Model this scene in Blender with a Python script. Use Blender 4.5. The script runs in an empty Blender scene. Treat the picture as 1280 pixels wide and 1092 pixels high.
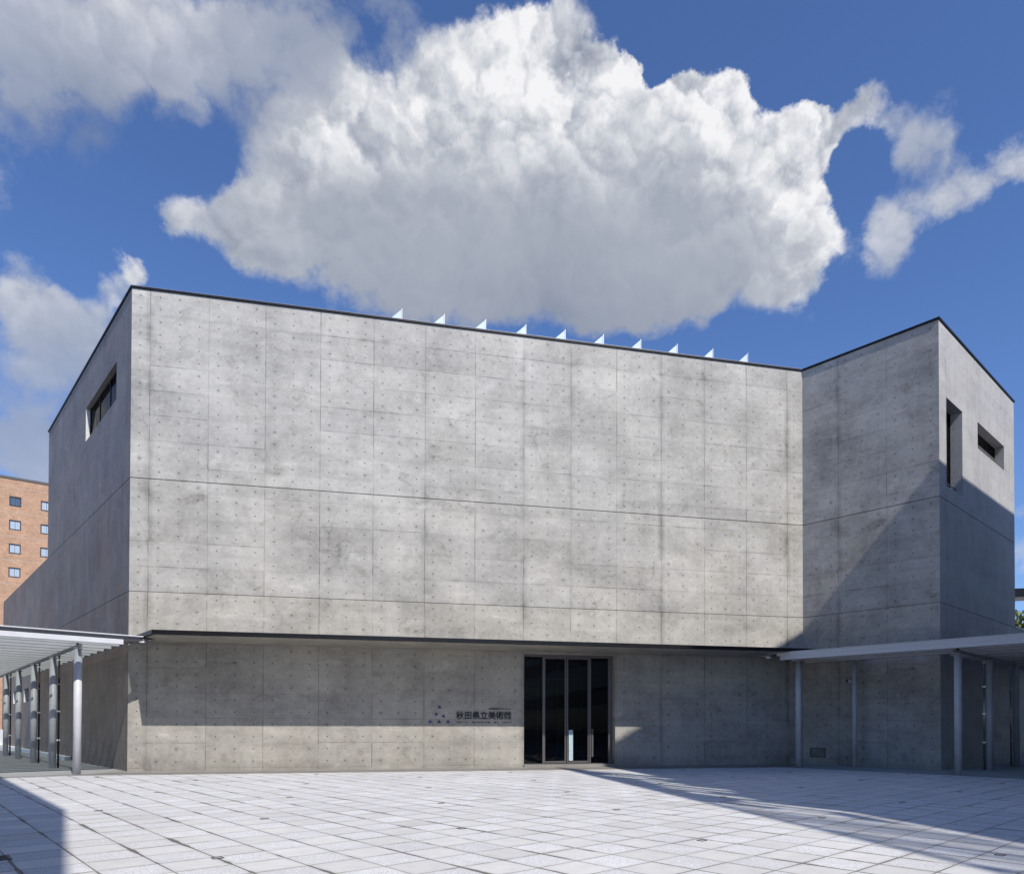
import bpy, bmesh, math, random
from mathutils import Vector, Matrix
random.seed(7)
PI = math.pi
sc = bpy.context.scene
col = sc.collection

# ------------------------------------------------------------------ camera
cam_d = bpy.data.cameras.new('camera')
cam = bpy.data.objects.new('camera', cam_d); col.objects.link(cam)
F_PX = 886.38
cam_d.sensor_fit = 'HORIZONTAL'; cam_d.sensor_width = 36
cam_d.lens = F_PX / 1280 * 36
cam_d.shift_x = (640 - 668.5) / 1280
cam_d.shift_y = (892.96 - 546) / 1280
cam_d.clip_start = 0.1; cam_d.clip_end = 3000
pt, rl = 0.013793, 0.002478
fw = Vector((0, math.cos(pt), math.sin(pt))); up = Vector((0, -math.sin(pt), math.cos(pt))); rt = Vector((1, 0, 0))
r2 = rt * math.cos(rl) + up * math.sin(rl); u2 = up * math.cos(rl) - rt * math.sin(rl)
M = Matrix((r2, u2, -fw)).transposed().to_4x4(); M.translation = (0, 0, 1.558)
cam.matrix_world = M
sc.camera = cam

# ------------------------------------------------------------------ light and exposure
SUN_AZ, SUN_EL = math.radians(-55.8), math.radians(47.5)
S = Vector((math.cos(SUN_AZ) * math.cos(SUN_EL), math.sin(SUN_AZ) * math.cos(SUN_EL), math.sin(SUN_EL)))
sun_d = bpy.data.lights.new('sun', 'SUN'); sun = bpy.data.objects.new('sun', sun_d); col.objects.link(sun)
sun_d.energy = 4.1; sun_d.angle = math.radians(0.53); sun_d.color = (1.0, 0.95, 0.88)
sun.rotation_euler = (-S).to_track_quat('-Z', 'Y').to_euler()
sun.location = (20, -30, 60)
sc.view_settings.view_transform = 'Standard'; sc.view_settings.look = 'None'
sc.view_settings.gamma = 1; sc.view_settings.exposure = 0.13; sc.view_settings.use_curve_mapping = False
SKY_STRENGTH = 0.1

# ------------------------------------------------------------------ node helper
class G:
    def __init__(s, nt): s.nt = nt; s.n = nt.nodes; s.l = nt.links
    def put(s, sock, v):
        if v is None: return
        if isinstance(v, bpy.types.NodeSocket): s.l.new(v, sock)
        elif isinstance(v, (tuple, list)) and len(v) == 3 and sock.type == 'RGBA': sock.default_value = (*v, 1)
        else: sock.default_value = v
    def m(s, op, a, b=None, c=None, clamp=False):
        n = s.n.new('ShaderNodeMath'); n.operation = op; n.use_clamp = clamp
        s.put(n.inputs[0], a); s.put(n.inputs[1], b)
        if c is not None: s.put(n.inputs[2], c)
        return n.outputs[0]
    def v(s, op, a, b=None, scale=None):
        n = s.n.new('ShaderNodeVectorMath'); n.operation = op
        s.put(n.inputs[0], a)
        if b is not None: s.put(n.inputs[1], b)
        if scale is not None: s.put(n.inputs['Scale'], scale)
        return n.outputs['Value'] if op in ('DISTANCE', 'LENGTH', 'DOT_PRODUCT') else n.outputs[0]
    def xyz(s, a):
        n = s.n.new('ShaderNodeSeparateXYZ'); s.put(n.inputs[0], a); return n.outputs[0], n.outputs[1], n.outputs[2]
    def comb(s, x=0., y=0., z=0.):
        n = s.n.new('ShaderNodeCombineXYZ'); s.put(n.inputs[0], x); s.put(n.inputs[1], y); s.put(n.inputs[2], z); return n.outputs[0]
    def noise(s, vec, scale, detail=4, rough=.55, dist=0., colr=False, lac=2.0):
        n = s.n.new('ShaderNodeTexNoise'); s.put(n.inputs['Vector'], vec); n.inputs['Scale'].default_value = scale
        n.inputs['Detail'].default_value = detail; n.inputs['Roughness'].default_value = rough
        n.inputs['Distortion'].default_value = dist; n.inputs['Lacunarity'].default_value = lac
        return n.outputs['Color'] if colr else n.outputs[0]
    def vor(s, vec, scale, feature='F1', detail=0., rough=.5, out='Distance'):
        n = s.n.new('ShaderNodeTexVoronoi'); n.feature = feature; s.put(n.inputs['Vector'], vec)
        n.inputs['Scale'].default_value = scale; n.inputs['Detail'].default_value = detail; n.inputs['Roughness'].default_value = rough
        return n.outputs[out]
    def white(s, vec):
        n = s.n.new('ShaderNodeTexWhiteNoise'); n.noise_dimensions = '3D'; s.put(n.inputs[0], vec); return n.outputs['Value']
    def mr(s, v, a, b, c=0., d=1., smooth=False):
        n = s.n.new('ShaderNodeMapRange'); n.interpolation_type = 'SMOOTHSTEP' if smooth else 'LINEAR'
        s.put(n.inputs[0], v); s.put(n.inputs[1], a); s.put(n.inputs[2], b); s.put(n.inputs[3], c); s.put(n.inputs[4], d); return n.outputs[0]
    def mix(s, f, a, b, mode='MIX'):
        n = s.n.new('ShaderNodeMix'); n.data_type = 'RGBA'; n.blend_type = mode; n.clamp_factor = True
        s.put(n.inputs[0], f); s.put(n.inputs[6], a); s.put(n.inputs[7], b); return n.outputs[2]
    def gray(s, v):
        n = s.n.new('ShaderNodeCombineColor'); [s.put(n.inputs[i], v) for i in range(3)]; return n.outputs[0]
    def bump(s, h, dist, strength=1.0):
        n = s.n.new('ShaderNodeBump'); n.inputs['Distance'].default_value = dist; n.inputs['Strength'].default_value = strength
        s.put(n.inputs['Height'], h); return n.outputs[0]

def new_mat(name):
    m = bpy.data.materials.new(name); m.use_nodes = True
    return m, G(m.node_tree), m.node_tree.nodes['Principled BSDF']

# ------------------------------------------------------------------ world: Nishita sky and cumulus clouds
world = bpy.data.worlds.new('World'); sc.world = world; world.use_nodes = True
def build_world():
    nt = world.node_tree; g = G(nt)
    bg = nt.nodes['Background']; bg.inputs['Strength'].default_value = SKY_STRENGTH
    sky = nt.nodes.new('ShaderNodeTexSky'); sky.sky_type = 'NISHITA'; sky.sun_disc = False
    sky.sun_elevation = SUN_EL; sky.sun_rotation = math.atan2(S.x, S.y)
    sky.air_density = 1.0; sky.dust_density = 0.4; sky.ozone_density = 2.5; sky.altitude = 50
    D = nt.nodes.new('ShaderNodeTexCoord').outputs['Generated']
    # clouds: lobes set out over the sky dome, each a direction, an angular radius, a weight, a brightness and a softness
    W1 = g.v('SCALE', g.v('SUBTRACT', g.noise(D, 4.5, 3, .5, colr=True), (.5, .5, .5)), scale=.05)
    W2 = g.v('SCALE', g.v('SUBTRACT', g.noise(D, 20, 6, .62, colr=True), (.5, .5, .5)), scale=.05)
    DW = g.v('ADD', D, g.v('ADD', W1, W2))
    acc = None
    for (px, py, r, w, b, so) in CLOUDS:
        x = (px - 668.5) / F_PX; z = -(py - 905) / F_PX
        c = Vector((x, 1, z)); L = c.length; c.normalize()
        rad = r / F_PX / L * 1.3
        d = g.v('DISTANCE', DW, tuple(c))
        f = g.mr(d, rad, 0., 0., 1., smooth=True)
        t = g.v('SCALE', (w, w * b, w * so), scale=f)
        acc = t if acc is None else g.v('ADD', acc, t)
    F, B, SO = g.xyz(acc)
    Fs = g.m('MAXIMUM', F, .001)
    bri = g.m('DIVIDE', B, Fs); soft = g.m('DIVIDE', SO, Fs)
    # billows: warped cells at three scales give the cauliflower heads, fractal noise frays them
    WB = g.v('ADD', g.v('SCALE', g.v('SUBTRACT', g.noise(D, 9, 5, .6, colr=True), (.5, .5, .5)), scale=.10), g.v('SCALE', g.v('SUBTRACT', g.noise(D, 40, 4, .6, colr=True), (.5, .5, .5)), scale=.028))
    def dens(P):
        Q = g.v('ADD', P, WB)
        def ball(sc_, k, amp):
            c = g.vor(g.v('ADD', Q, (k, 0., 0.)), sc_, 'F1'); return g.m('MULTIPLY', g.m('SUBTRACT', .22, g.m('MULTIPLY', c, c)), amp)
        h = g.m('ADD', ball(8, .3, 1.1), g.m('ADD', ball(19, .7, .62), ball(43, .1, .34)))
        return h, g.m('SUBTRACT', g.noise(P, 17, 8, .64), .5)
    h0, m0 = dens(D); h1, m1 = dens(g.v('ADD', D, (.005, -.0, .012)))
    n0 = g.m('ADD', h0, g.m('MULTIPLY', m0, g.mr(soft, 0., 1., 1.0, 1.9)))
    den = g.m('ADD', g.m('SUBTRACT', g.m('MINIMUM', F, 2.), .46), g.m('MULTIPLY', n0, g.mr(soft, 0., 1., .62, .95)))
    width = g.mr(soft, 0., 1., .36, 1.1)
    alpha = g.mr(den, 0., width, 0., 1., smooth=True)
    alpha = g.m('MULTIPLY', alpha, g.mr(soft, .35, 1., 1., .66))
    # billow relief: lit on the side towards the sun, greyer in the thick underside
    relk = g.m('MULTIPLY', g.mr(bri, .25, .85, .08, 1.), g.mr(soft, .2, .9, 1., .35))
    rel = g.m('ADD', g.m('MULTIPLY', g.m('SUBTRACT', h0, h1), 1.5), g.m('MULTIPLY', g.m('SUBTRACT', m0, m1), 1.1))
    edge = g.mr(den, .05, .6, .12, -.03, smooth=True)
    big = g.m('MULTIPLY', g.m('SUBTRACT', g.noise(D, 6, 5, .55, .4), .5), g.mr(bri, .2, .7, .35, .8))
    v = g.m('ADD', bri, g.m('ADD', g.m('MULTIPLY', rel, relk), g.m('ADD', edge, big)), clamp=True)
    ramp = nt.nodes.new('ShaderNodeValToRGB'); e = ramp.color_ramp.elements
    e[0].position = 0.; e[0].color = (*CLOUD_DARK, 1); e[1].position = 1.; e[1].color = (*CLOUD_LIGHT, 1)
    k = ramp.color_ramp.elements.new(.5); k.color = (*CLOUD_MID, 1)
    g.l.new(v, ramp.inputs[0])
    skyc = g.mix(1., sky.outputs[0], SKY_TINT, 'MULTIPLY')
    g.l.new(g.mix(alpha, skyc, ramp.outputs[0]), bg.inputs['Color'])
SKY_TINT = (.84, 1.04, 1.42)
CLOUD_DARK = (2.2, 2.55, 3.35); CLOUD_MID = (4.6, 4.9, 5.5); CLOUD_LIGHT = (8.3, 8.3, 8.5)
CLOUDS = [  # px, py are only a way to write azimuth and elevation
    # main cumulus: grey belly
    (350,300,85,1,.34,.45),(450,305,105,1,.22,.5),(550,315,110,1,.16,.5),(650,325,110,1,.13,.5),(750,328,110,1,.14,.5),(850,325,105,1,.2,.45),(930,320,80,1,.32,.35),(760,345,80,.8,.14,.4),(840,350,75,.6,.2,.4),
    (470,250,120,1,.42,.2),(590,255,130,1,.42,.2),(720,255,130,1,.36,.2),(840,260,120,1,.45,.2),(345,250,80,1,.5,.25),(310,290,55,1,.45,.3),
    # bright heads
    (430,150,85,1,.84,.1),(370,185,60,1,.8,.15),(520,140,90,1,.82,.05),(600,120,90,1,.8,.05),(650,60,75,1,.9,0),(700,80,80,1,.88,0),(660,160,110,1,.7,.05),(750,110,60,1,.85,0),(785,82,26,1,.85,0),
    (780,180,80,1,.68,.05),(850,150,60,1,.85,0),(872,118,45,1,.95,0),(915,125,34,1,.9,0),(880,200,60,1,.8,.05),(940,230,75,1,.85,.05),(985,200,60,1,.85,.05),(1010,280,55,1,.75,.15),(990,340,55,1,.6,.25),
    (1000,165,40,1,.85,.05),(1030,165,42,1,.8,.3),(1058,150,38,.9,.8,.4),(1088,135,36,.9,.75,.5),(1115,160,34,.5,.6,1.),(380,190,50,.9,.62,.2),(560,90,50,.9,.72,.1),
    # grey bank, upper left
    (0,20,70,.9,.5,.8),(10,90,50,.6,.3,1.),(50,10,80,1,.50,.7),(140,20,95,1,.62,.6),(230,35,95,1,.66,.6),(320,30,95,.95,.46,.8),(420,10,90,.9,.25,.9),(500,5,70,.85,.3,.9),(560,30,46,.55,.4,1.),(230,92,70,.66,.25,1.),(330,105,70,.60,.15,1.),(60,120,80,.46,.1,1.),(140,125,80,.48,.1,1.),(395,80,50,.55,.15,1.),(300,155,60,.46,.1,1.),(20,60,60,.6,.4,1.),
    # blue bites out of the edge
    (950,112,30,-.6,0,0),(820,105,18,-.5,0,0),(1075,205,40,-.9,0,0),(1062,255,30,-.7,0,0),
    # little ones
    (232,266,42,.95,.62,.4),(200,276,22,.7,.5,.7),(272,270,24,.6,.5,.7),
    (15,350,56,1.,.6,.6),(45,410,70,.95,.55,.7),(105,400,62,.95,.55,.7),(135,345,48,1.,.72,.5),(162,328,24,1.,.8,.5),(25,470,80,.8,.35,.9),(100,470,70,.7,.35,1.),(10,540,60,.55,.3,1.),(20,585,75,1.,.35,.8),(75,585,65,.95,.4,.9),
    (1150,165,48,.92,.62,.8),(1185,188,36,.85,.55,.9),(1128,208,38,.75,.5,1.),(1090,288,48,.92,.62,.8),(1118,322,40,.8,.45,.9),(1145,266,46,1.,.62,.6),(1198,240,44,1.,.55,.7),(1240,214,44,1.,.6,.7),(1285,192,46,1.,.55,.7),
    (715,0,34,.6,.5,1.),(785,10,26,.4,.4,1.),(1275,640,32,.7,.5,.8),(1290,700,40,.8,.6,.6),(960,428,40,.34,.4,1.),(1020,420,42,.34,.4,1.),(900,432,34,.34,.4,1.),
    # the rest of the sky, outside this view
    (-180,150,170,1,.5,.4),(-420,420,220,1,.5,.5),(1560,120,180,1,.6,.3),(1800,420,240,1,.5,.5),(600,-350,220,1,.5,.4),(1300,-300,180,1,.5,.4),(80,-300,170,1,.5,.5),
]
build_world()
world.cycles.sampling_method = 'MANUAL'; world.cycles.sample_map_resolution = 1024
sc.cycles.max_bounces = 5; sc.cycles.diffuse_bounces = 3; sc.cycles.glossy_bounces = 2; sc.cycles.transparent_max_bounces = 24
sc.cycles.use_denoising = True
sc.cycles.caustics_refractive = False; sc.cycles.caustics_reflective = False

# ------------------------------------------------------------------ plan geometry
def V2(a): return Vector((math.cos(a), math.sin(a), 0))
AZ = 0.220342
fF = V2(AZ); fL = V2(AZ + math.radians(120)); fB = -fL; fR = V2(AZ + math.radians(30))
fN = Vector((math.sin(AZ), -math.cos(AZ), 0))           # facade's outward normal
A = Vector((-13.2694, 23.1107, 0)); C = A + fF * 24.6512; D = C + fB * 5.034; E = D + fR * 9.4963
Gc = A + fL * 15.74; G2 = A + fL * 32.8
ZL, ZM, ZT = 5.8906, 9.618, 15.86
ROW = .8285

# ------------------------------------------------------------------ object helpers
def tag(o, label=None, cat=None, group=None, kind=None):
    if label: o['label'] = label
    if cat: o['category'] = cat
    if group: o['group'] = group
    if kind: o['kind'] = kind
    return o
def empty(name, loc=(0, 0, 0), rz=0.):
    o = bpy.data.objects.new(name, None); col.objects.link(o); o.location = loc; o.rotation_euler = (0, 0, rz); o.empty_display_size = .3
    return o
def world_of(o):
    T = Matrix.Translation(o.location) @ o.rotation_euler.to_matrix().to_4x4()
    return world_of(o.parent) @ o.matrix_parent_inverse @ T if o.parent else T
def link(name, bm, mats, parent=None, smooth=False, recalc=True, world_coords=True):
    if recalc: bmesh.ops.recalc_face_normals(bm, faces=bm.faces)
    me = bpy.data.meshes.new(name); bm.to_mesh(me); bm.free()
    for m in (mats if isinstance(mats, (list, tuple)) else [mats]): me.materials.append(m)
    if smooth:
        for p in me.polygons: p.use_smooth = True
    o = bpy.data.objects.new(name, me); col.objects.link(o)
    if parent:
        o.parent = parent
        if world_coords:
            o.matrix_parent_inverse = world_of(parent).inverted()
    return o
def add_prism(bm, pts, z0, z1, mat=0):
    lo = [bm.verts.new((p[0], p[1], z0)) for p in pts]; hi = [bm.verts.new((p[0], p[1], z1)) for p in pts]
    n = len(pts); fs = [bm.faces.new(lo[::-1]), bm.faces.new(hi)]
    for i in range(n): fs.append(bm.faces.new((lo[i], lo[(i+1) % n], hi[(i+1) % n], hi[i])))
    for f in fs: f.material_index = mat
    return fs
def add_obox(bm, o, ex, ey, x0, x1, y0, y1, z0, z1, mat=0):
    pts = [o + ex * x0 + ey * y0, o + ex * x1 + ey * y0, o + ex * x1 + ey * y1, o + ex * x0 + ey * y1]
    return add_prism(bm, pts, z0, z1, mat)
def add_cyl(bm, p0, p1, r0, r1=None, seg=20, mat=0):
    r1 = r0 if r1 is None else r1
    p0 = Vector(p0); p1 = Vector(p1); ax = (p1 - p0).normalized()
    q = ax.orthogonal().normalized(); w = ax.cross(q)
    a = [bm.verts.new(p0 + (q * math.cos(2*PI*i/seg) + w * math.sin(2*PI*i/seg)) * r0) for i in range(seg)]
    b = [bm.verts.new(p1 + (q * math.cos(2*PI*i/seg) + w * math.sin(2*PI*i/seg)) * r1) for i in range(seg)]
    fs = [bm.faces.new(a[::-1]), bm.faces.new(b)]
    for i in range(seg):
        f = bm.faces.new((a[i], a[(i+1) % seg], b[(i+1) % seg], b[i])); f.smooth = True; fs.append(f)
    for f in fs: f.material_index = mat
def bev(o, w=.01, seg=2, ang=30):
    m = o.modifiers.new('bevel', 'BEVEL'); m.width = w; m.segments = seg; m.limit_method = 'ANGLE'; m.angle_limit = math.radians(ang); m.harden_normals = False
    return o
def wall(name, P0, d, n, t0, t1, z0, z1, holes, th, mat, parent, u0=0., tin0=0., tin1=0.):
    """a wall plane along d from t0 to t1, front face on P0, thickness th towards -n, rectangular openings; UV = metres"""
    bm = bmesh.new(); uv = bm.loops.layers.uv.new('UVMap')
    ts = sorted(set([t0, t1] + [h[0] for h in holes] + [h[1] for h in holes])); zs = sorted(set([z0, z1] + [h[2] for h in holes] + [h[3] for h in holes]))
    def hole(i, j):
        a = (ts[i] + ts[i+1]) / 2; b = (zs[j] + zs[j+1]) / 2
        return any(h[0] < a < h[1] and h[2] < b < h[3] for h in holes)
    vf = {}; vb = {}
    def gv(i, j, back):
        dct = vb if back else vf
        if (i, j) not in dct:
            t = ts[i]
            if back: t = t + (tin0 if i == 0 else 0) - (tin1 if i == len(ts) - 1 else 0)
            p = P0 + d * t - n * (th if back else 0); dct[(i, j)] = bm.verts.new((p.x, p.y, zs[j]))
        return dct[(i, j)]
    def face(vs, uvs):
        f = bm.faces.new(vs)
        for lp, q in zip(f.loops, uvs): lp[uv].uv = q
    NI, NJ = len(ts) - 1, len(zs) - 1
    solid = {(i, j): not hole(i, j) for i in range(NI) for j in range(NJ)}
    for (i, j), s in solid.items():
        if not s: continue
        q = [(ts[i]-u0, zs[j]), (ts[i+1]-u0, zs[j]), (ts[i+1]-u0, zs[j+1]), (ts[i]-u0, zs[j+1])]
        face([gv(i, j, 0), gv(i+1, j, 0), gv(i+1, j+1, 0), gv(i, j+1, 0)], q)
        face([gv(i, j, 1), gv(i, j+1, 1), gv(i+1, j+1, 1), gv(i+1, j, 1)], [q[0], q[3], q[2], q[1]])
        for (di, dj, a, b) in ((-1, 0, (i, j), (i, j+1)), (1, 0, (i+1, j), (i+1, j+1)), (0, -1, (i, j), (i+1, j)), (0, 1, (i, j+1), (i+1, j+1))):
            if not solid.get((i+di, j+dj), False):
                qa = (ts[a[0]]-u0, zs[a[1]]); qb = (ts[b[0]]-u0, zs[b[1]]); o = (th if di else 0, th if dj else 0)
                face([gv(*a, 0), gv(*b, 0), gv(*b, 1), gv(*a, 1)], [qa, qb, (qb[0]+o[0], qb[1]+o[1]), (qa[0]+o[0], qa[1]+o[1])])
    return link(name, bm, mat, parent)

# ------------------------------------------------------------------ materials
def concrete(name, base, warm, joints=1., holes=1., stain=1., rough=.6, rust=0., curls=0., streaks=.5):
    m, g, bs = new_mat(name)
    uvn = m.node_tree.nodes.new('ShaderNodeUVMap'); uvn.uv_map = 'UVMap'
    u, z, _ = g.xyz(uvn.outputs[0])
    P = g.comb(u, z, 0.)
    Wb = g.v('ADD', P, g.v('SCALE', g.v('SUBTRACT', g.noise(P, 3., 3, .5, colr=True), (.5, .5, .5)), scale=.02))
    uw, zw, _ = g.xyz(Wb)
    upper = g.m('GREATER_THAN', z, ZM)
    strip = g.m('LESS_THAN', z, ZL)
    pu = g.m('DIVIDE', u, 1.8)
    va = g.m('DIVIDE', g.m('SUBTRACT', z, ZL), ROW); vb_ = g.m('DIVIDE', g.m('SUBTRACT', ZT, z), ROW)
    pv = g.m('ADD', g.m('MULTIPLY', va, g.m('SUBTRACT', 1., upper)), g.m('MULTIPLY', g.m('ADD', vb_, 40.), upper))
    fu = g.m('FRACT', pu); fv = g.m('FRACT', pv)
    iu = g.m('FLOOR', pu); iv = g.m('FLOOR', pv)
    # joints
    du = g.m('MULTIPLY', g.m('SUBTRACT', .5, g.m('ABSOLUTE', g.m('SUBTRACT', fu, .5))), 1.8)
    dv = g.m('MULTIPLY', g.m('SUBTRACT', .5, g.m('ABSOLUTE', g.m('SUBTRACT', fv, .5))), ROW)
    ju = g.m('ROUND', pu); jv = g.m('ROUND', pv)
    ru = g.white(g.comb(ju, iv, 3.)); rv = g.white(g.comb(iu, jv, 7.)); rcol = g.white(g.comb(ju, 0., 5.)); rrow = g.white(g.comb(0., jv, 15.))
    nj = g.noise(P, 1.7, 4, .6)
    lu = g.m('MULTIPLY', g.mr(du, .006, .02, 1., 0., True), g.m('MULTIPLY', g.mr(ru, .1, .8, .35, 1.), g.mr(nj, .35, .6, .35, 1.)))
    lv = g.m('MULTIPLY', g.mr(dv, .004, .02, 1., 0., True), g.m('MULTIPLY', g.mr(rv, .25, .8, .05, 1.), g.mr(nj, .38, .62, .1, 1.)))
    lv = g.m('MULTIPLY', lv, g.m('SUBTRACT', 1., g.m('MULTIPLY', strip, g.mr(z, 4.2, 4.3, .3, .95))))
    hu = g.m('MULTIPLY', g.mr(du, 0., .22, 1., 0., True), g.m('MULTIPLY', g.mr(rcol, .4, 1., 0., 1.), g.mr(g.noise(g.comb(u, g.m('MULTIPLY', z, .35), 9.), 1.1, 4, .6), .42, .62)))
    hv = g.m('MULTIPLY', g.mr(dv, 0., .16, 1., 0., True), g.m('MULTIPLY', g.mr(rrow, .3, 1., 0., 1.), g.mr(g.noise(g.comb(g.m('MULTIPLY', u, .5), z, 4.), 1.3, 5, .6), .45, .62)))
    # tie holes, three to a panel's width and two to its height
    fu3 = g.m('MULTIPLY', g.m('SUBTRACT', g.m('FRACT', g.m('MULTIPLY', pu, 3.)), .5), .6)
    fv2 = g.m('MULTIPLY', g.m('SUBTRACT', g.m('FRACT', g.m('MULTIPLY', pv, 2.)), .5), ROW / 2)
    hd = g.v('LENGTH', g.comb(fu3, fv2, 0.))
    hid = g.white(g.comb(g.m('FLOOR', g.m('MULTIPLY', pu, 3.)), g.m('FLOOR', g.m('MULTIPLY', pv, 2.)), 1.))
    hole = g.m('MULTIPLY', g.mr(hd, .014, .032, 1., 0., True), g.mr(hid, 0., .5, .6, 1.))
    halo = g.m('MULTIPLY', g.mr(hd, .02, .13, 1., 0., True), g.mr(hid, .72, 1., 0., 1.))
    # body tone
    n1 = g.noise(P, .45, 7, .62, .3); n2 = g.noise(g.comb(g.m('MULTIPLY', u, .45), g.m('MULTIPLY', z, 2.2), 2.), .9, 7, .6, .4)
    n3 = g.noise(g.comb(g.m('MULTIPLY', u, 3.2), g.m('MULTIPLY', z, .3), 5.), 1., 6, .6); n4 = g.noise(P, 9., 6, .65)
    npan = g.white(g.comb(iu, iv, 11.)); nfine = g.noise(P, 60., 3, .6)
    tone = g.m('ADD', 1., g.m('MULTIPLY', g.m('SUBTRACT', n1, .5), 1.15 * stain))
    tone = g.m('ADD', tone, g.m('MULTIPLY', g.m('SUBTRACT', n2, .5), .55 * stain))
    tone = g.m('ADD', tone, g.m('MULTIPLY', g.m('SUBTRACT', n3, .5), .36 * streaks))
    tone = g.m('ADD', tone, g.m('MULTIPLY', g.m('SUBTRACT', n4, .5), .46 * stain))
    tone = g.m('ADD', tone, g.m('MULTIPLY', g.m('SUBTRACT', npan, .5), .13 * joints))
    tone = g.m('ADD', tone, g.m('MULTIPLY', g.m('SUBTRACT', nfine, .5), .10))
    n5 = g.noise(Wb, 2.6, 8, .7, .5)
    tone = g.m('ADD', tone, g.m('MULTIPLY', g.m('SUBTRACT', n5, .5), .62 * stain))
    # dark blotches and pale lime patches
    bl = g.mr(g.noise(g.comb(u, g.m('MULTIPLY', z, 1.5), 21.), 1.0, 6, .62, .6), .58, .72, 0., 1., True)
    pl = g.mr(g.noise(g.comb(u, g.m('MULTIPLY', z, 2.4), 33.), .8, 6, .6, .5), .58, .74, 0., 1., True)
    tone = g.m('SUBTRACT', tone, g.m('MULTIPLY', bl, .20 * stain)); tone = g.m('ADD', tone, g.m('MULTIPLY', pl, .20 * stain))
    if curls:   # hairline curls and scuffs
        cw = g.v('ADD', P, g.v('SCALE', g.v('SUBTRACT', g.noise(P, 1.6, 5, .6, colr=True), (.5, .5, .5)), scale=.9))
        ce = g.vor(cw, .9, 'DISTANCE_TO_EDGE')
        cm = g.m('MULTIPLY', g.mr(ce, .0, .045, 1., 0., True), g.mr(g.noise(P, .55, 4, .6), .52, .66, 0., 1., True))
        tone = g.m('SUBTRACT', tone, g.m('MULTIPLY', cm, .22 * curls))
    tone = g.m('SUBTRACT', tone, g.m('MULTIPLY', hu, .42 * joints)); tone = g.m('SUBTRACT', tone, g.m('MULTIPLY', hv, .12 * joints))
    tone = g.m('MULTIPLY', tone, g.m('SUBTRACT', 1., g.m('MULTIPLY', lu, .62 * joints)))
    tone = g.m('MULTIPLY', tone, g.m('SUBTRACT', 1., g.m('MULTIPLY', lv, .58 * joints)))
    tone = g.m('MULTIPLY', tone, g.m('SUBTRACT', 1., g.m('MULTIPLY', halo, .16 * holes)))
    tone = g.m('MULTIPLY', tone, g.m('SUBTRACT', 1., g.m('MULTIPLY', hole, .66 * holes)))
    foot = g.m('MULTIPLY', g.mr(z, .04, .5, 1., 0., True), g.mr(g.noise(g.comb(g.m('MULTIPLY', u, 2.), z, 14.), 1.2, 6, .65), .35, .65, .25, 1.))
    tone = g.m('MULTIPLY', tone, g.m('SUBTRACT', 1., g.m('MULTIPLY', foot, .22)))
    # the lowest pour is a warmer, paler mix
    wf = g.m('ADD', g.m('MULTIPLY', strip, .55), g.m('ADD', g.m('MULTIPLY', g.m('SUBTRACT', 1., upper), .25), g.mr(g.noise(P, .35, 4, .6), .4, .65, -.15, .45)), clamp=True)
    c = g.mix(wf, base, warm)
    c = g.mix(g.m('MULTIPLY', bl, .4), c, tuple(x * y for x, y in zip(warm, (.98, .95, .88))))
    if rust:
        rn = g.mr(g.noise(g.comb(g.m('MULTIPLY', u, 1.2), g.m('MULTIPLY', z, .3), 8.), .9, 6, .6, .4), .42, .68)
        c = g.mix(g.m('MULTIPLY', rn, g.m('MULTIPLY', rust, g.mr(z, 14., 7., .15, 1.))), c, (base[0]*1.0, base[1]*.80, base[2]*.70))
    c = g.mix(1., c, g.gray(tone), 'MULTIPLY')
    g.l.new(c, bs.inputs['Base Color'])
    bs.inputs['Specular IOR Level'].default_value = .35
    g.put(bs.inputs['Roughness'], g.mr(n2, .3, .7, rough - .08, rough + .14))
    h = g.m('SUBTRACT', g.m('MULTIPLY', n4, .18), g.m('ADD', g.m('MULTIPLY', hole, 1.2), g.m('ADD', g.m('MULTIPLY', lu, .5), g.m('MULTIPLY', lv, .4))))
    h = g.m('ADD', h, g.m('MULTIPLY', g.noise(g.comb(u, z, 3.), .8, 3, .5), 1.4))
    g.l.new(g.bump(h, .012, .55), bs.inputs['Normal'])
    return m
def simple(name, c, rough=.5, metal=0., nscale=6., namp=.12, spec=.5, bump=0.):
    m, g, bs = new_mat(name)
    tc = m.node_tree.nodes.new('ShaderNodeTexCoord').outputs['Object']
    n = g.noise(tc, nscale, 5, .6)
    k = g.mr(n, .3, .7, 1 - namp, 1 + namp)
    g.l.new(g.mix(1., (*c, 1), g.gray(k), 'MULTIPLY'), bs.inputs['Base Color'])
    g.put(bs.inputs['Roughness'], g.mr(g.noise(tc, nscale * 2.3, 4, .6), .3, .7, rough - .06, rough + .08))
    bs.inputs['Metallic'].default_value = metal; bs.inputs['Specular IOR Level'].default_value = spec
    if bump: g.l.new(g.bump(n, bump), bs.inputs['Normal'])
    return m
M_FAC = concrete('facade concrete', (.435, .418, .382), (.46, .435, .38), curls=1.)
M_SIDE = concrete('side wall concrete', (.235, .218, .21), (.265, .215, .18), joints=.3, holes=.3, stain=.9, rust=1., streaks=1.6)  # same concrete as the facade; the dimness of grazing light is in its darker colour
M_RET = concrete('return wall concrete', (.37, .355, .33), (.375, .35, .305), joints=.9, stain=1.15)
M_END = concrete('end wall concrete', (.48, .475, .475), (.43, .415, .39), joints=.5, holes=.5, stain=.5, streaks=.9)
M_LOW = concrete('lower wall concrete', (.365, .355, .33), (.385, .36, .315), joints=.9, stain=1.0)
M_DARK = simple('black metal trim', (.012, .012, .014), .4, .4)
M_TRIM = simple('galvanised trim', (.42, .43, .45), .45, .6)
M_GROOVE = simple('groove shadow concrete', (.12, .12, .12), .8)
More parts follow.
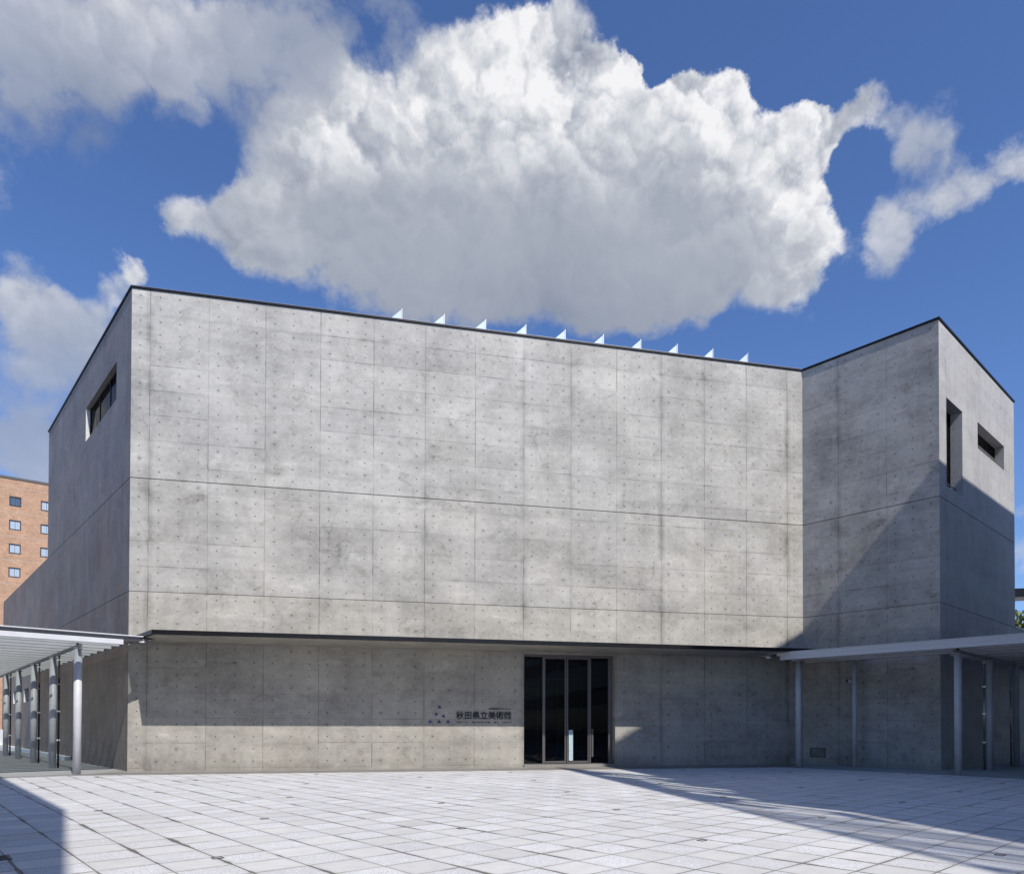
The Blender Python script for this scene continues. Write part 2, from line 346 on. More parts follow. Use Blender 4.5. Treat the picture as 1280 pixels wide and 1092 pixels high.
M_SOFF = simple('soffit concrete', (.30, .28, .24), .7, namp=.18, nscale=1.5)
M_ROOF = simple('roof membrane', (.3, .3, .3), .8)
M_POST = simple('painted steel', (.60, .60, .64), .38, 0., 2.5, .06)
M_POSTR = simple('darker painted steel', (.50, .49, .48), .45, 0., 2.5, .10)  # slightly darker, less blue tone for the right walkway
M_BEAM = simple('pale painted steel', (.66, .66, .70), .35, 0., 3, .05)
M_BEAMR = simple('dull painted steel', (.58, .56, .54), .5, 0., 20, .03)
M_BEAMD = simple('grey painted steel', (.16, .165, .18), .45, 0., 3, .08)
M_CHROME = simple('stainless steel', (.42, .41, .39), .3, 1., 10, .05)
M_PIPE = simple('dark bronze pipe', (.035, .03, .027), .4, .3)
M_WHITE = simple('white clip', (.75, .74, .72), .5)
M_ALU = simple('door frame aluminium', (.17, .155, .15), .35, .5, 8, .06)
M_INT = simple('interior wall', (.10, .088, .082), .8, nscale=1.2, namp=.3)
M_PALEGLASS = simple('frosted push plate', (.48, .60, .66), .25)
M_SIGN = simple('dark sign steel', (.018, .018, .02), .35, .5)
M_EMB = simple('blue emblem enamel', (.035, .05, .17), .4)
M_LID = simple('cast lid', (.52, .51, .49), .6, .2)
M_SUNLIT_JAMB = simple('sunlit jamb tone', (.66, .65, .62), .6)
M_VENT = simple('vent grille grey', (.09, .09, .085), .6)

def glass_dark(name, tint, refl=.5, rough=.02):
    m, g, bs = new_mat(name); nt = m.node_tree
    out = nt.nodes['Material Output']
    tr = nt.nodes.new('ShaderNodeBsdfTransparent'); tr.inputs[0].default_value = (*tint, 1)
    gl = nt.nodes.new('ShaderNodeBsdfGlossy'); gl.inputs['Roughness'].default_value = rough; gl.inputs[0].default_value = (.9, .9, .9, 1)
    fr = nt.nodes.new('ShaderNodeFresnel'); fr.inputs[0].default_value = 1.5
    tc = nt.nodes.new('ShaderNodeTexCoord').outputs['Object']
    mx = nt.nodes.new('ShaderNodeMixShader'); g.put(mx.inputs[0], g.m('MULTIPLY', fr.outputs[0], refl))
    g.l.new(tr.outputs[0], mx.inputs[1]); g.l.new(gl.outputs[0], mx.inputs[2]); g.l.new(mx.outputs[0], out.inputs[0])
    b = g.bump(g.noise(tc, .6, 2, .5), .004); g.l.new(b, gl.inputs['Normal'])
    return m
M_GLASS = glass_dark('dark door glass', (.50, .48, .49), .5)
M_WGLASS = glass_dark('dark window glass', (.22, .20, .21), .35)
def glass_roof(name, tr_c, df_c, f_diff):
    m, g, bs = new_mat(name); nt = m.node_tree; out = nt.nodes['Material Output']
    tr = nt.nodes.new('ShaderNodeBsdfTransparent'); tr.inputs[0].default_value = (*tr_c, 1)
    tl = nt.nodes.new('ShaderNodeBsdfTranslucent'); tl.inputs[0].default_value = (*df_c, 1)
    df = nt.nodes.new('ShaderNodeBsdfDiffuse'); df.inputs[0].default_value = (*df_c, 1)
    gl = nt.nodes.new('ShaderNodeBsdfGlossy'); gl.inputs['Roughness'].default_value = .08
    tc = nt.nodes.new('ShaderNodeTexCoord').outputs['Object']
    a = nt.nodes.new('ShaderNodeMixShader'); a.inputs[0].default_value = .5; g.l.new(tl.outputs[0], a.inputs[1]); g.l.new(df.outputs[0], a.inputs[2])
    b = nt.nodes.new('ShaderNodeMixShader'); g.put(b.inputs[0], g.mr(g.noise(tc, 1.5, 4, .6), .3, .7, f_diff - .05, f_diff + .05)); g.l.new(tr.outputs[0], b.inputs[1]); g.l.new(a.outputs[0], b.inputs[2])
    fr = nt.nodes.new('ShaderNodeFresnel'); fr.inputs[0].default_value = 1.45
    c = nt.nodes.new('ShaderNodeMixShader'); g.l.new(fr.outputs[0], c.inputs[0]); g.l.new(b.outputs[0], c.inputs[1]); g.l.new(gl.outputs[0], c.inputs[2])
    g.l.new(c.outputs[0], out.inputs[0]); return m
M_ROOFGLASS = glass_roof('green tinted roof glass', (.93, .97, .96), (.68, .78, .76), .12)
M_FIN = simple('frosted skylight glass', (.66, .76, .84), .25, nscale=2)

def paving():
    m, g, bs = new_mat('granite paving')
    tc = m.node_tree.nodes.new('ShaderNodeTexCoord').outputs['Object']
    a = g.m('DIVIDE', g.m('ADD', g.v('DOT_PRODUCT', tc, tuple(fR)), .12), .6); b = g.m('DIVIDE', g.m('ADD', g.v('DOT_PRODUCT', tc, tuple(fL)), .33), .6)
    wob = g.noise(tc, 1.4, 3, .6)
    fa = g.m('FRACT', a); fb = g.m('FRACT', b); ia = g.m('FLOOR', a); ib = g.m('FLOOR', b)
    da = g.m('MULTIPLY', g.m('SUBTRACT', .5, g.m('ABSOLUTE', g.m('SUBTRACT', fa, .5))), .6)
    db = g.m('MULTIPLY', g.m('SUBTRACT', .5, g.m('ABSOLUTE', g.m('SUBTRACT', fb, .5))), .6)
    rid = g.white(g.comb(ia, ib, 1.)); rid2 = g.white(g.comb(ia, ib, 2.))
    ja = g.white(g.comb(g.m('ROUND', a), ib, 4.)); jb = g.white(g.comb(ia, g.m('ROUND', b), 6.))
    stn = g.mr(g.noise(tc, .9, 5, .65), .5, .72)
    wa = g.m('ADD', g.m('MULTIPLY', g.m('MULTIPLY', ja, ja), .010), g.m('ADD', .004, g.m('MULTIPLY', stn, .030)))
    wb = g.m('ADD', g.m('MULTIPLY', g.m('MULTIPLY', jb, jb), .006), g.m('ADD', .003, g.m('MULTIPLY', stn, .008)))
    la = g.mr(g.m('SUBTRACT', da, wa), 0., .004, 1., 0.); lb = g.mr(g.m('SUBTRACT', db, wb), 0., .004, 1., 0.)
    J = g.m('MAXIMUM', la, lb)
    par = g.m('FRACT', g.m('MULTIPLY', g.m('ADD', ia, ib), .5)); roughs = g.m('GREATER_THAN', par, .25)
    sp = g.noise(tc, 48., 3, .75); sp2 = g.noise(tc, 22., 4, .7)
    t1 = g.m('ADD', 1., g.m('ADD', g.m('MULTIPLY', g.m('SUBTRACT', sp, .5), 1.7), g.m('MULTIPLY', g.m('SUBTRACT', sp2, .5), .8)))
    t0 = g.m('ADD', 1.02, g.m('MULTIPLY', g.m('SUBTRACT', sp2, .5), .16))
    t = g.m('ADD', g.m('MULTIPLY', t1, roughs), g.m('MULTIPLY', t0, g.m('SUBTRACT', 1., roughs)))
    t = g.m('MULTIPLY', t, g.mr(rid, 0., 1., .94, 1.05)); t = g.m('MULTIPLY', t, g.mr(g.noise(tc, .35, 5, .6), .3, .7, .93, 1.06))
    t = g.m('MULTIPLY', t, g.mr(g.noise(tc, 3.5, 6, .65), .3, .7, .91, 1.06))
    base = g.mix(roughs, (.68, .67, .65), (.655, .655, .655))
    base = g.mix(g.mr(rid2, .93, .97, 0., .30), base, (.42, .38, .34))
    base = g.mix(1., base, g.gray(t), 'MULTIPLY')
    # dirt that has crept out of the joints
    dirt = g.m('MULTIPLY', g.mr(g.m('MINIMUM', da, db), .0, .09, 1., 0., True), g.m('ADD', .10, g.m('MULTIPLY', stn, .5)))
    base = g.mix(dirt, base, (.26, .24, .21))
    c = g.mix(g.m('MULTIPLY', J, .92), base, (.135, .12, .105))
    g.l.new(c, bs.inputs['Base Color']); g.put(bs.inputs['Roughness'], g.mr(roughs, 0., 1., .5, .75))
    bs.inputs['Specular IOR Level'].default_value = .35
    h = g.m('SUBTRACT', g.m('ADD', g.m('MULTIPLY', sp, g.mr(roughs, 0., 1., .05, .35)), g.m('MULTIPLY', rid, .25)), J)
    g.l.new(g.bump(h, .006, .8), bs.inputs['Normal'])
    return m
M_PAVE = paving()
def apron_mat(name, c0, cell=.9):
    m, g, bs = new_mat(name)
    tc = m.node_tree.nodes.new('ShaderNodeTexCoord').outputs['Object']
    b = g.m('DIVIDE', g.v('DOT_PRODUCT', tc, tuple(fF)), cell)
    db = g.m('MULTIPLY', g.m('SUBTRACT', .5, g.m('ABSOLUTE', g.m('SUBTRACT', g.m('FRACT', b), .5))), cell)
    J = g.mr(db, .004, .008, 1., 0.)
    t = g.m('MULTIPLY', g.mr(g.noise(tc, 1.2, 6, .6), .3, .7, .85, 1.12), g.mr(g.noise(tc, 45., 3, .6), .3, .7, .93, 1.06))
    c = g.mix(1., c0, g.gray(t), 'MULTIPLY'); c = g.mix(g.m('MULTIPLY', J, .7), c, (.12, .11, .10))
    g.l.new(c, bs.inputs['Base Color']); bs.inputs['Roughness'].default_value = .7
    return m
M_APRON = apron_mat('smooth concrete apron', (.27, .255, .235))
M_WALK = apron_mat('walkway slabs', (.36, .37, .36), 1.2)
M_GROUND = simple('far ground', (.22, .21, .20), .9, nscale=.2)

def brick_mat():
    m, g, bs = new_mat('orange brick tile')
    tc = m.node_tree.nodes.new('ShaderNodeTexCoord').outputs['UV']
    n = m.node_tree.nodes.new('ShaderNodeTexBrick'); g.l.new(tc, n.inputs[0])
    n.inputs['Color1'].default_value = (.50, .30, .185, 1); n.inputs['Color2'].default_value = (.38, .21, .13, 1); n.inputs['Mortar'].default_value = (.44, .29, .19, 1)
    n.inputs['Scale'].default_value = 1.; n.inputs['Brick Width'].default_value = .30; n.inputs['Row Height'].default_value = .12; n.inputs['Mortar Size'].default_value = .012; n.inputs['Bias'].default_value = -.2
    _, z, _ = g.xyz(tc)
    k = g.mr(g.noise(tc, .8, 6, .65), .3, .7, .85, 1.14)
    big = g.mr(g.noise(tc, 3.5, 4, .6), .3, .7, .9, 1.1)
    c = g.mix(1., n.outputs[0], g.gray(g.m('MULTIPLY', k, big)), 'MULTIPLY')
    g.l.new(c, bs.inputs['Base Color']); bs.inputs['Roughness'].default_value = .75
    return m
M_BRICK = brick_mat()
M_BRJ = simple('pale mortar course', (.50, .38, .29), .8)
M_BWF = simple('black window frame', (.015, .015, .017), .4)
def pane_mat(name, c, curtain):
    m, g, bs = new_mat(name)
    tc = m.node_tree.nodes.new('ShaderNodeTexCoord').outputs['UV']
    x, y, _ = g.xyz(tc)
    fold = g.noise(g.comb(g.m('MULTIPLY', x, 14.), g.m('MULTIPLY', y, .4), 0.), 1., 3, .5)
    gap = g.mr(g.m('ABSOLUTE', g.m('SUBTRACT', x, .48)), .0, .07, 1., 0., True)
    cc = g.mix(g.m('MULTIPLY', g.m('ADD', g.mr(fold, .35, .65), gap, clamp=True), curtain), c, (.62, .64, .66))
    g.l.new(cc, bs.inputs['Base Color']); bs.inputs['Roughness'].default_value = .07; bs.inputs['Specular IOR Level'].default_value = .8
    return m
M_PANE = pane_mat('curtained pane', (.33, .42, .50), .6)
M_PANED = pane_mat('dark blue pane', (.05, .075, .12), .1)

# ================================================================== SETTING: ground sheets
def sheet(name, pts, z, mat, kind='structure'):
    bm = bmesh.new(); bm.faces.new([bm.verts.new((p[0], p[1], z)) for p in pts])
    bmesh.ops.recalc_face_normals(bm, faces=bm.faces)
    for f in bm.faces:
        if f.normal.z < 0: f.normal_flip()
    o = link(name, bm, mat, recalc=False); o['kind'] = kind; return o
def isect(p, d, q, e):
    # p + s d = q + t e
    det = d.x * -e.y + e.x * d.y; r = q - p
    s = (r.x * -e.y + e.x * r.y) / det
    return p + d * s
PA = Vector((-13.9, 21.55, 0)); PB = Vector((13.42, 22.48, 0))     # first post of each covered walkway
sheet('ground', [(-1200, -1200), (1200, -1200), (1200, 1200), (-1200, 1200)], -.012, M_GROUND)
sheet('plaza_paving', [(-70, -70), (70, -70), (70, 60), (-70, 60)], 0., M_PAVE)
FR0 = A + fN * 1.75
Q0 = isect(FR0, fF, PA - fL * .28, fR); Q1 = isect(FR0, fF, PB - fR * .30, fL)
sheet('entrance_apron', [Q0, Q1, C + fR * .3, A + fL * .3], .005, M_APRON)
sheet('walkway_floor', [Q0, A + fL * .3, A + fL * 60, A + fL * 60 - fR * 14, Q0 - fR * 16], .005, M_WALK)
sheet('walkway_floor', [Q1, Q1 + fB * 30, Q1 + fB * 30 + fR * 40, C + fR * 40, C + fR * .3], .005, M_WALK)

# ================================================================== MUSEUM
mus = empty('museum_building', (0, 0, 0))
tag(mus, 'large windowless exposed concrete museum with dark glass entrance under a thin canopy', 'building')
TH = .42
def banded(name, P0, d, n, t0, t1, bands, mat, holes=(), u0=0., tin0=0., tin1=0.):
    for (z0, z1) in bands:
        hs = [h for h in holes if h[2] < z1 and h[3] > z0]
        wall(name, P0, d, n, t0, t1, z0, z1, hs, TH, mat, mus, u0, tin0, tin1)
g5 = .009
mz = TH * .577
nL = -fR; nC = -fR; nR = fB
# facade: lower wall with the doorway, then the three pours above
DT0, DT1, DZ0, DZ1 = 13.19, 16.71, .10, 4.17
banded('facade_wall', A, fF, fN, 0, 24.6512, [(-.1, 4.30)], M_LOW, [(DT0, DT1, -.2, DZ1)], .56, mz, 0)
banded('facade_wall', A, fF, fN, 0, 24.6512, [(4.30, ZL-g5), (ZL+g5, ZM-.014), (ZM+.014, ZT)], M_FAC, (), .56, mz, 0)
# left side wall, low rear wing included
winL = (2.0, 7.1, 12.86, 14.20)
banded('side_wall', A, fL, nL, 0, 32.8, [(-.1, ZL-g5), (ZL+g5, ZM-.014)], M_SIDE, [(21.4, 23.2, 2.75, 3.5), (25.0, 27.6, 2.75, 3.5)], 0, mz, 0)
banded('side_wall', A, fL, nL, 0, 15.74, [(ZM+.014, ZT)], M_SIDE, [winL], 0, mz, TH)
# return wall and right end wall
banded('return_wall', C, fB, nC, 0, 5.034, [(-.1, ZL-g5), (ZL+g5, ZM-.014), (ZM+.014, ZT)], M_RET, (), 1.455, 0, TH)
wR1 = (.74, 2.49, 10.15, 13.34); wR2 = (4.34, 7.95, 12.46, 13.50)
banded('end_wall', D, fR, nR, 0, 24, [(-.1, ZL-g5)], M_END, (), .7, TH, TH)
banded('end_wall', D, fR, nR, 0, 9.4963, [(ZL+g5, ZM-.014)], M_END, (), .7, TH, TH)
banded('end_wall', D, fR, nR, 0, 9.4963, [(ZM+.014, ZT)], M_END, [wR1, wR2], .7, TH, TH)
K = E + fL * 14
for P0, P1 in ((E, K), (K, Gc)):
    d = (P1 - P0).normalized(); n = Vector((d.y, -d.x, 0)); L_ = (P1 - P0).length
    wall('rear_wall', P0, d, n, 0, L_ - .8, -.1, ZT, [], .3, M_END, mus, 0, .3, 0)
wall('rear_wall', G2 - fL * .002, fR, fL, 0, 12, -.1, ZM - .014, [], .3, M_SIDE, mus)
def offset_poly(pts, w):
    n = len(pts); out = []
    for i in range(n):
        a, b, c = pts[i-1], pts[i], pts[(i+1) % n]
        d0 = (b - a).normalized(); d1 = (c - b).normalized()
        n0 = Vector((d0.y, -d0.x, 0)); n1 = Vector((d1.y, -d1.x, 0))
        out.append(isect(b + n0 * w, d0, b + n1 * w, d1))
    return out
TOP = [A, C, D, E, K, Gc]
# recessed liners that darken the pour joints
for z, poly in ((ZL, [A, C, D, E, K, Gc]), (ZM, [A, C, D, E, K, Gc])):
    bm = bmesh.new(); add_prism(bm, offset_poly(poly, -.028), z - .03, z + .03); link('shadow_gap', bm, M_GROOVE, mus)
bm = bmesh.new(); add_obox(bm, A, fL, fR, 15, 32.7, .03, .3, ZL - .03, ZL + .03); link('shadow_gap', bm, M_GROOVE, mus)
bm = bmesh.new(); add_prism(bm, offset_poly(TOP, -.03), ZT - .25, ZT + .01); link('roof', bm, M_ROOF, mus)
bm = bmesh.new(); add_prism(bm, offset_poly(TOP, .045), ZT + .012, ZT + .075); link('coping', bm, M_DARK, mus)
bm = bmesh.new(); add_prism(bm, offset_poly(TOP, .02), ZT + .075, ZT + .095); link('coping_flashing', bm, M_TRIM, mus)
bm = bmesh.new(); add_prism(bm, [Gc + fL * .02, G2, G2 + fR * 12, Gc + fR * 12 + fL * .02], ZM - .01, ZM + .03); link('coping', bm, M_DARK, mus)
bm = bmesh.new(); add_prism(bm, [E + fR * .004 - fB * -.03, E + fR * 14.55 + fB * .03, E + fR * 14.55 + fL * 9, E + fR * .004 + fL * 9], ZL - .008, ZL + .05); link('coping', bm, M_TRIM, mus)
# entrance canopy
PR = 2.714
bm = bmesh.new(); add_prism(bm, [A + fF * .004 - fN * .1, A + fB * PR, C + fB * PR - fR * .01, C - fN * .1 - fR * .01], 4.245, 4.365)
cn = link('entrance_canopy', bm, M_DARK, mus)
bm = bmesh.new(); add_prism(bm, [A + fB * .1 + fF * .12, A + fB * (PR - .12) + fF * .12, C + fB * (PR - .12) - fF * .12, C + fB * .1 - fF * .12], 4.225, 4.24)
link('soffit', bm, M_SOFF, cn, world_coords=True)
# roof-light fins
for i in range(10):
    t = 8.756 + i * 1.588; o = A + fF * t - fN * 1.5
    bm = bmesh.new()
    tri = [(-1.02, 16.2), (0, 16.2), (0, 17.16)]
    fr_ = [bm.verts.new((o + fF * a).to_2d().to_3d() + Vector((0, 0, z))) for a, z in tri]
    bk_ = [bm.verts.new((o + fF * a - fN * 2.4).to_2d().to_3d() + Vector((0, 0, z))) for a, z in tri]
    bm.faces.new(fr_); bm.faces.new(bk_[::-1])
    for k in range(3): bm.faces.new((fr_[k], fr_[(k+1) % 3], bk_[(k+1) % 3], bk_[k]))
    s = link('roof_light_fin', bm, M_FIN, mus)
    bm = bmesh.new()
    add_obox(bm, o, fF, -fN, .002, .03, -.02, 2.42, 16.0, 17.19)
    link('fin_frame', bm, M_TRIM, s)
bm = bmesh.new(); add_obox(bm, A, fF, -fN, 7.4, 23.4, 1.3, 4.2, ZT + .1, 16.19); link('roof_light_curb', bm, M_TRIM, mus)

# windows
def win(name, P0, d, n, t0, t1, z0, z1, back, mull=(), rails=(), lit_jamb=False, bar=.04):
    fr_ = bmesh.new(); o = P0 - n * back
    for a, b, c, e in ((t0, t0+bar, z0, z1), (t1-bar, t1, z0, z1), (t0+bar, t1-bar, z0, z0+bar), (t0+bar, t1-bar, z1-bar, z1)):
        add_obox(fr_, o, d, -n, a, b, 0, .06, c, e)
    for q in mull: add_obox(fr_, o, d, -n, q - bar/2, q + bar/2, .002, .058, z0 + bar, z1 - bar)
    for q in rails: add_obox(fr_, o, d, -n, t0 + bar, t1 - bar, .004, .056, q - bar/2, q + bar/2)
    w = link(name, fr_, M_BWF, mus)
    bm = bmesh.new(); add_obox(bm, o, d, -n, t0 + bar, t1 - bar, .025, .035, z0 + bar, z1 - bar); link('pane', bm, M_WGLASS, w)
    if lit_jamb:
        bm = bmesh.new(); add_obox(bm, P0, d, -n, t1 - .03, t1 - .004, .003, back - .004, z0 + .004, z1 - .004); link('sunlit_reveal', bm, M_SUNLIT_JAMB, w)  # pale strip stands for sunlight on the far jamb
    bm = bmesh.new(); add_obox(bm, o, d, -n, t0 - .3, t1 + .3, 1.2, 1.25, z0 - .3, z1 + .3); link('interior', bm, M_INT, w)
    return w
win('window', A, fL, nL, *winL, .15, mull=[3.7, 5.4], lit_jamb=True)
win('window', A, fL, nL, 21.4, 23.2, 2.75, 3.5, .2, lit_jamb=True); win('window', A, fL, nL, 25.0, 27.6, 2.75, 3.5, .2, lit_jamb=True)
w1 = win('window', D, fR, nR, *wR1, .40, rails=[10.5])
w2 = win('window', D, fR, nR, *wR2, .34, mull=[5.6, 6.8])
bm = bmesh.new(); add_obox(bm, D - nR * .33, fR, -nR, wR2[0] + .04, wR2[1] - .04, -.008, .0, 12.50, 13.02); link('lower_panel', bm, M_VENT, w2)
bm = bmesh.new(); add_cyl(bm, D + fR * .76 - nR * .22 + Vector((0, 0, 10.45)), D + fR * 2.47 - nR * .22 + Vector((0, 0, 10.45)), .022); link('rail', bm, M_TRIM, w1)

# entrance
door = empty('entrance_door', tuple(A + fF * DT0)); door.parent = mus
def dbox(name, mat, t0, t1, b0, b1, z0, z1, par=door):
    bm = bmesh.new(); add_obox(bm, A, fF, -fN, t0, t1, b0, b1, z0, z1); return link(name, bm, mat, par)
dbox('sill', M_APRON, DT0 + .004, DT1 - .004, -.10, .6, -.05, .085)
dbox('threshold', M_ALU, DT0 + .01, DT1 - .01, .22, .5, .085, .11)
bb = .30
bm = bmesh.new()
add_obox(bm, A, fF, -fN, DT0 + .003, DT1 - .003, bb - .02, bb + .10, 4.08, 4.166)
for t in (13.215, 13.98, 15.80, 16.55): add_obox(bm, A, fF, -fN, t - .028 + (.0), t + .028, bb - .05, bb + .07, .111, 4.079)
add_obox(bm, A, fF, -fN, 16.60, DT1 - .004, bb + .02, bb + .10, .111, 4.079)
link('door_frame', bm, M_ALU, door)
for (t0, t1) in ((14.012, 14.87), (14.90, 15.768)):
    bm = bmesh.new()
    for (a, b, c, e) in ((t0, t0+.05, .125, 4.07), (t1-.05, t1, .125, 4.07), (t0+.05, t1-.05, .125, .20), (t0+.05, t1-.05, 4.02, 4.07)):
        add_obox(bm, A, fF, -fN, a, b, bb, bb + .045, c, e)
    lf = link('door_leaf', bm, M_ALU, door)
    bm = bmesh.new(); add_obox(bm, A, fF, -fN, t0 + .05, t1 - .05, bb + .018, bb + .028, .20, 4.02); link('glass', bm, M_GLASS, lf)
for (t0, t1, o) in ((13.245, 13.95, .02), (15.83, 16.52, .02)):
    bm = bmesh.new(); add_obox(bm, A, fF, -fN, t0, t1, bb + o, bb + o + .012, .112, 4.078); link('side_light', bm, M_GLASS, door)
dbox('push_plate', M_PALEGLASS, 14.97, 15.13, bb - .035, bb - .012, .21, 1.36)
dbox('push_plate', M_VENT, 15.86, 15.93, bb - .035, bb - .012, .35, 1.40)
# lobby behind the glass
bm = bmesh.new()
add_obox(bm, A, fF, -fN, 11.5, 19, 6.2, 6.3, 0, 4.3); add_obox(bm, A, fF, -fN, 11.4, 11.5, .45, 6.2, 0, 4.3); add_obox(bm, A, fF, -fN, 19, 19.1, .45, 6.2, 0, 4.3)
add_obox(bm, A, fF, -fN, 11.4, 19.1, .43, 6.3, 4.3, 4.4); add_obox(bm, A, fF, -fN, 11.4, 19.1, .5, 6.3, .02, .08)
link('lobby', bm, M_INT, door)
bm = bmesh.new()
for t in (14.35, 15.2, 16.2): add_obox(bm, A, fF, -fN, t - .03, t + .03, 2.8, 2.86, .081, 4.25)
add_obox(bm, A, fF, -fN, 13.2, 17.4, 2.802, 2.858, 3.42, 3.48)
link('inner_door_frame', bm, M_ALU, door)
# return wall vent
bm = bmesh.new()
for (a, b, c, e) in ((.30, .92, .30, .33), (.30, .92, .64, .67), (.30, .33, .33, .64), (.89, .92, .33, .64)): add_obox(bm, C, fB, nC, a, b, -.01, .025, c, e)
for k in range(8): add_obox(bm, C, fB, nC, .33, .89, -.01, .012, .345 + k * .037, .362 + k * .037)
link('vent_grille', bm, M_VENT, mus)

# ------------------------------------------------------------------ sign on the facade
sign = empty('museum_sign', tuple(A + fF * 11 + fN * .02 + Vector((0, 0, 1.5))))
tag(sign, 'dark raised lettering and blue triangle emblem on the concrete beside the door', 'sign')
def on_facade(t, z, off=.0):
    Mx = Matrix((fF, Vector((0, 0, 1)), fN)).transposed().to_4x4(); p = A + fF * t + fN * off; Mx.translation = (p.x, p.y, z); return Mx
def text_part(name, s, t0, t1, z, h, mat, th=.02, bold=0.):
    cu = bpy.data.curves.new('txt', 'FONT'); cu.body = s; cu.size = 1; cu.extrude = .5; cu.offset = bold
    o = bpy.data.objects.new('txt', cu); col.objects.link(o)
    bpy.context.view_layer.update()
    me = bpy.data.meshes.new_from_object(o.evaluated_get(bpy.context.evaluated_depsgraph_get()))
    bpy.data.objects.remove(o)
    xs = [v.co.x for v in me.vertices]; ys = [v.co.y for v in me.vertices]
    x0, x1, y0, y1 = min(xs), max(xs), min(ys), max(ys)
    for v in me.vertices:
        v.co.x = (v.co.x - x0) / (x1 - x0) * (t1 - t0); v.co.y = (v.co.y - y0) / (y1 - y0) * h; v.co.z = (v.co.z + .5) * th
    me.transform(on_facade(t0, z, .004)); me.name = name
    me.materials.clear(); me.materials.append(mat)
    ob = bpy.data.objects.new(name, me); col.objects.link(ob); ob.parent = sign; ob.matrix_parent_inverse = Matrix.Translation(sign.location).inverted()
    return ob
text_part('main_lettering', '秋田県立美術館', 10.70, 12.71, 1.745, .285, M_SIGN, .03, .012)
for wd, ta, tb in (('AKITA', 10.72, 11.13), ('MUSEUM', 11.29, 11.92), ('OF', 12.08, 12.23), ('ART', 12.42, 12.71)):
    text_part('small_lettering', ' '.join(wd), ta, tb, 1.615, .05, M_SIGN, .015, .01)
text_part('top_lettering', '平野政吉コレクション', 11.88, 12.70, 2.095, .062, M_SIGN, .012, .02)
for (tx, z, rot) in ((10.11, 2.17, 0), (9.99, 1.92, -90), (10.25, 1.85, 90), (9.78, 1.65, 0), (10.10, 1.65, 0), (10.41, 1.65, 0)):
    bm = bmesh.new(); vs = []
    for zz in (0, .02):
        ring = []
        for k in range(3):
            a = math.radians(90 + rot + 120 * k); ring.append(bm.verts.new((.082 * math.cos(a), .082 * math.sin(a), zz)))
        vs.append(ring)
    bm.faces.new(vs[0]); bm.faces.new(vs[1])
    for k in range(3): bm.faces.new((vs[0][k], vs[0][(k+1) % 3], vs[1][(k+1) % 3], vs[1][k]))
    bm.transform(on_facade(tx, z, .003)); link('emblem_triangle', bm, M_EMB, sign)

# ------------------------------------------------------------------ security camera on the return wall
P = C + fB * 2.0 + Vector((0, 0, 3.2))
secam = empty('security_camera', tuple(P)); tag(secam, 'small white security camera bracketed to the concrete wall behind the thin post', 'camera')
bm = bmesh.new(); add_obox(bm, P, fB, nC, -.05, .05, -.01, .02, -.07 + P.z, .07 + P.z); add_cyl(bm, P + nC * .02, P + nC * .16 + Vector((0, 0, -.03)), .015); link('bracket', bm, M_VENT, secam)
bm = bmesh.new(); q = P + nC * .2; add_cyl(bm, q + fB * .16, q - fB * .10 + Vector((0, 0, .05)), .045, .05); link('housing', bm, M_BEAM, secam)
bm = bmesh.new(); add_cyl(bm, q - fB * .10 + Vector((0, 0, .05)), q - fB * .16 + Vector((0, 0, .062)), .05, .052); link('lens_hood', bm, M_DARK, secam)

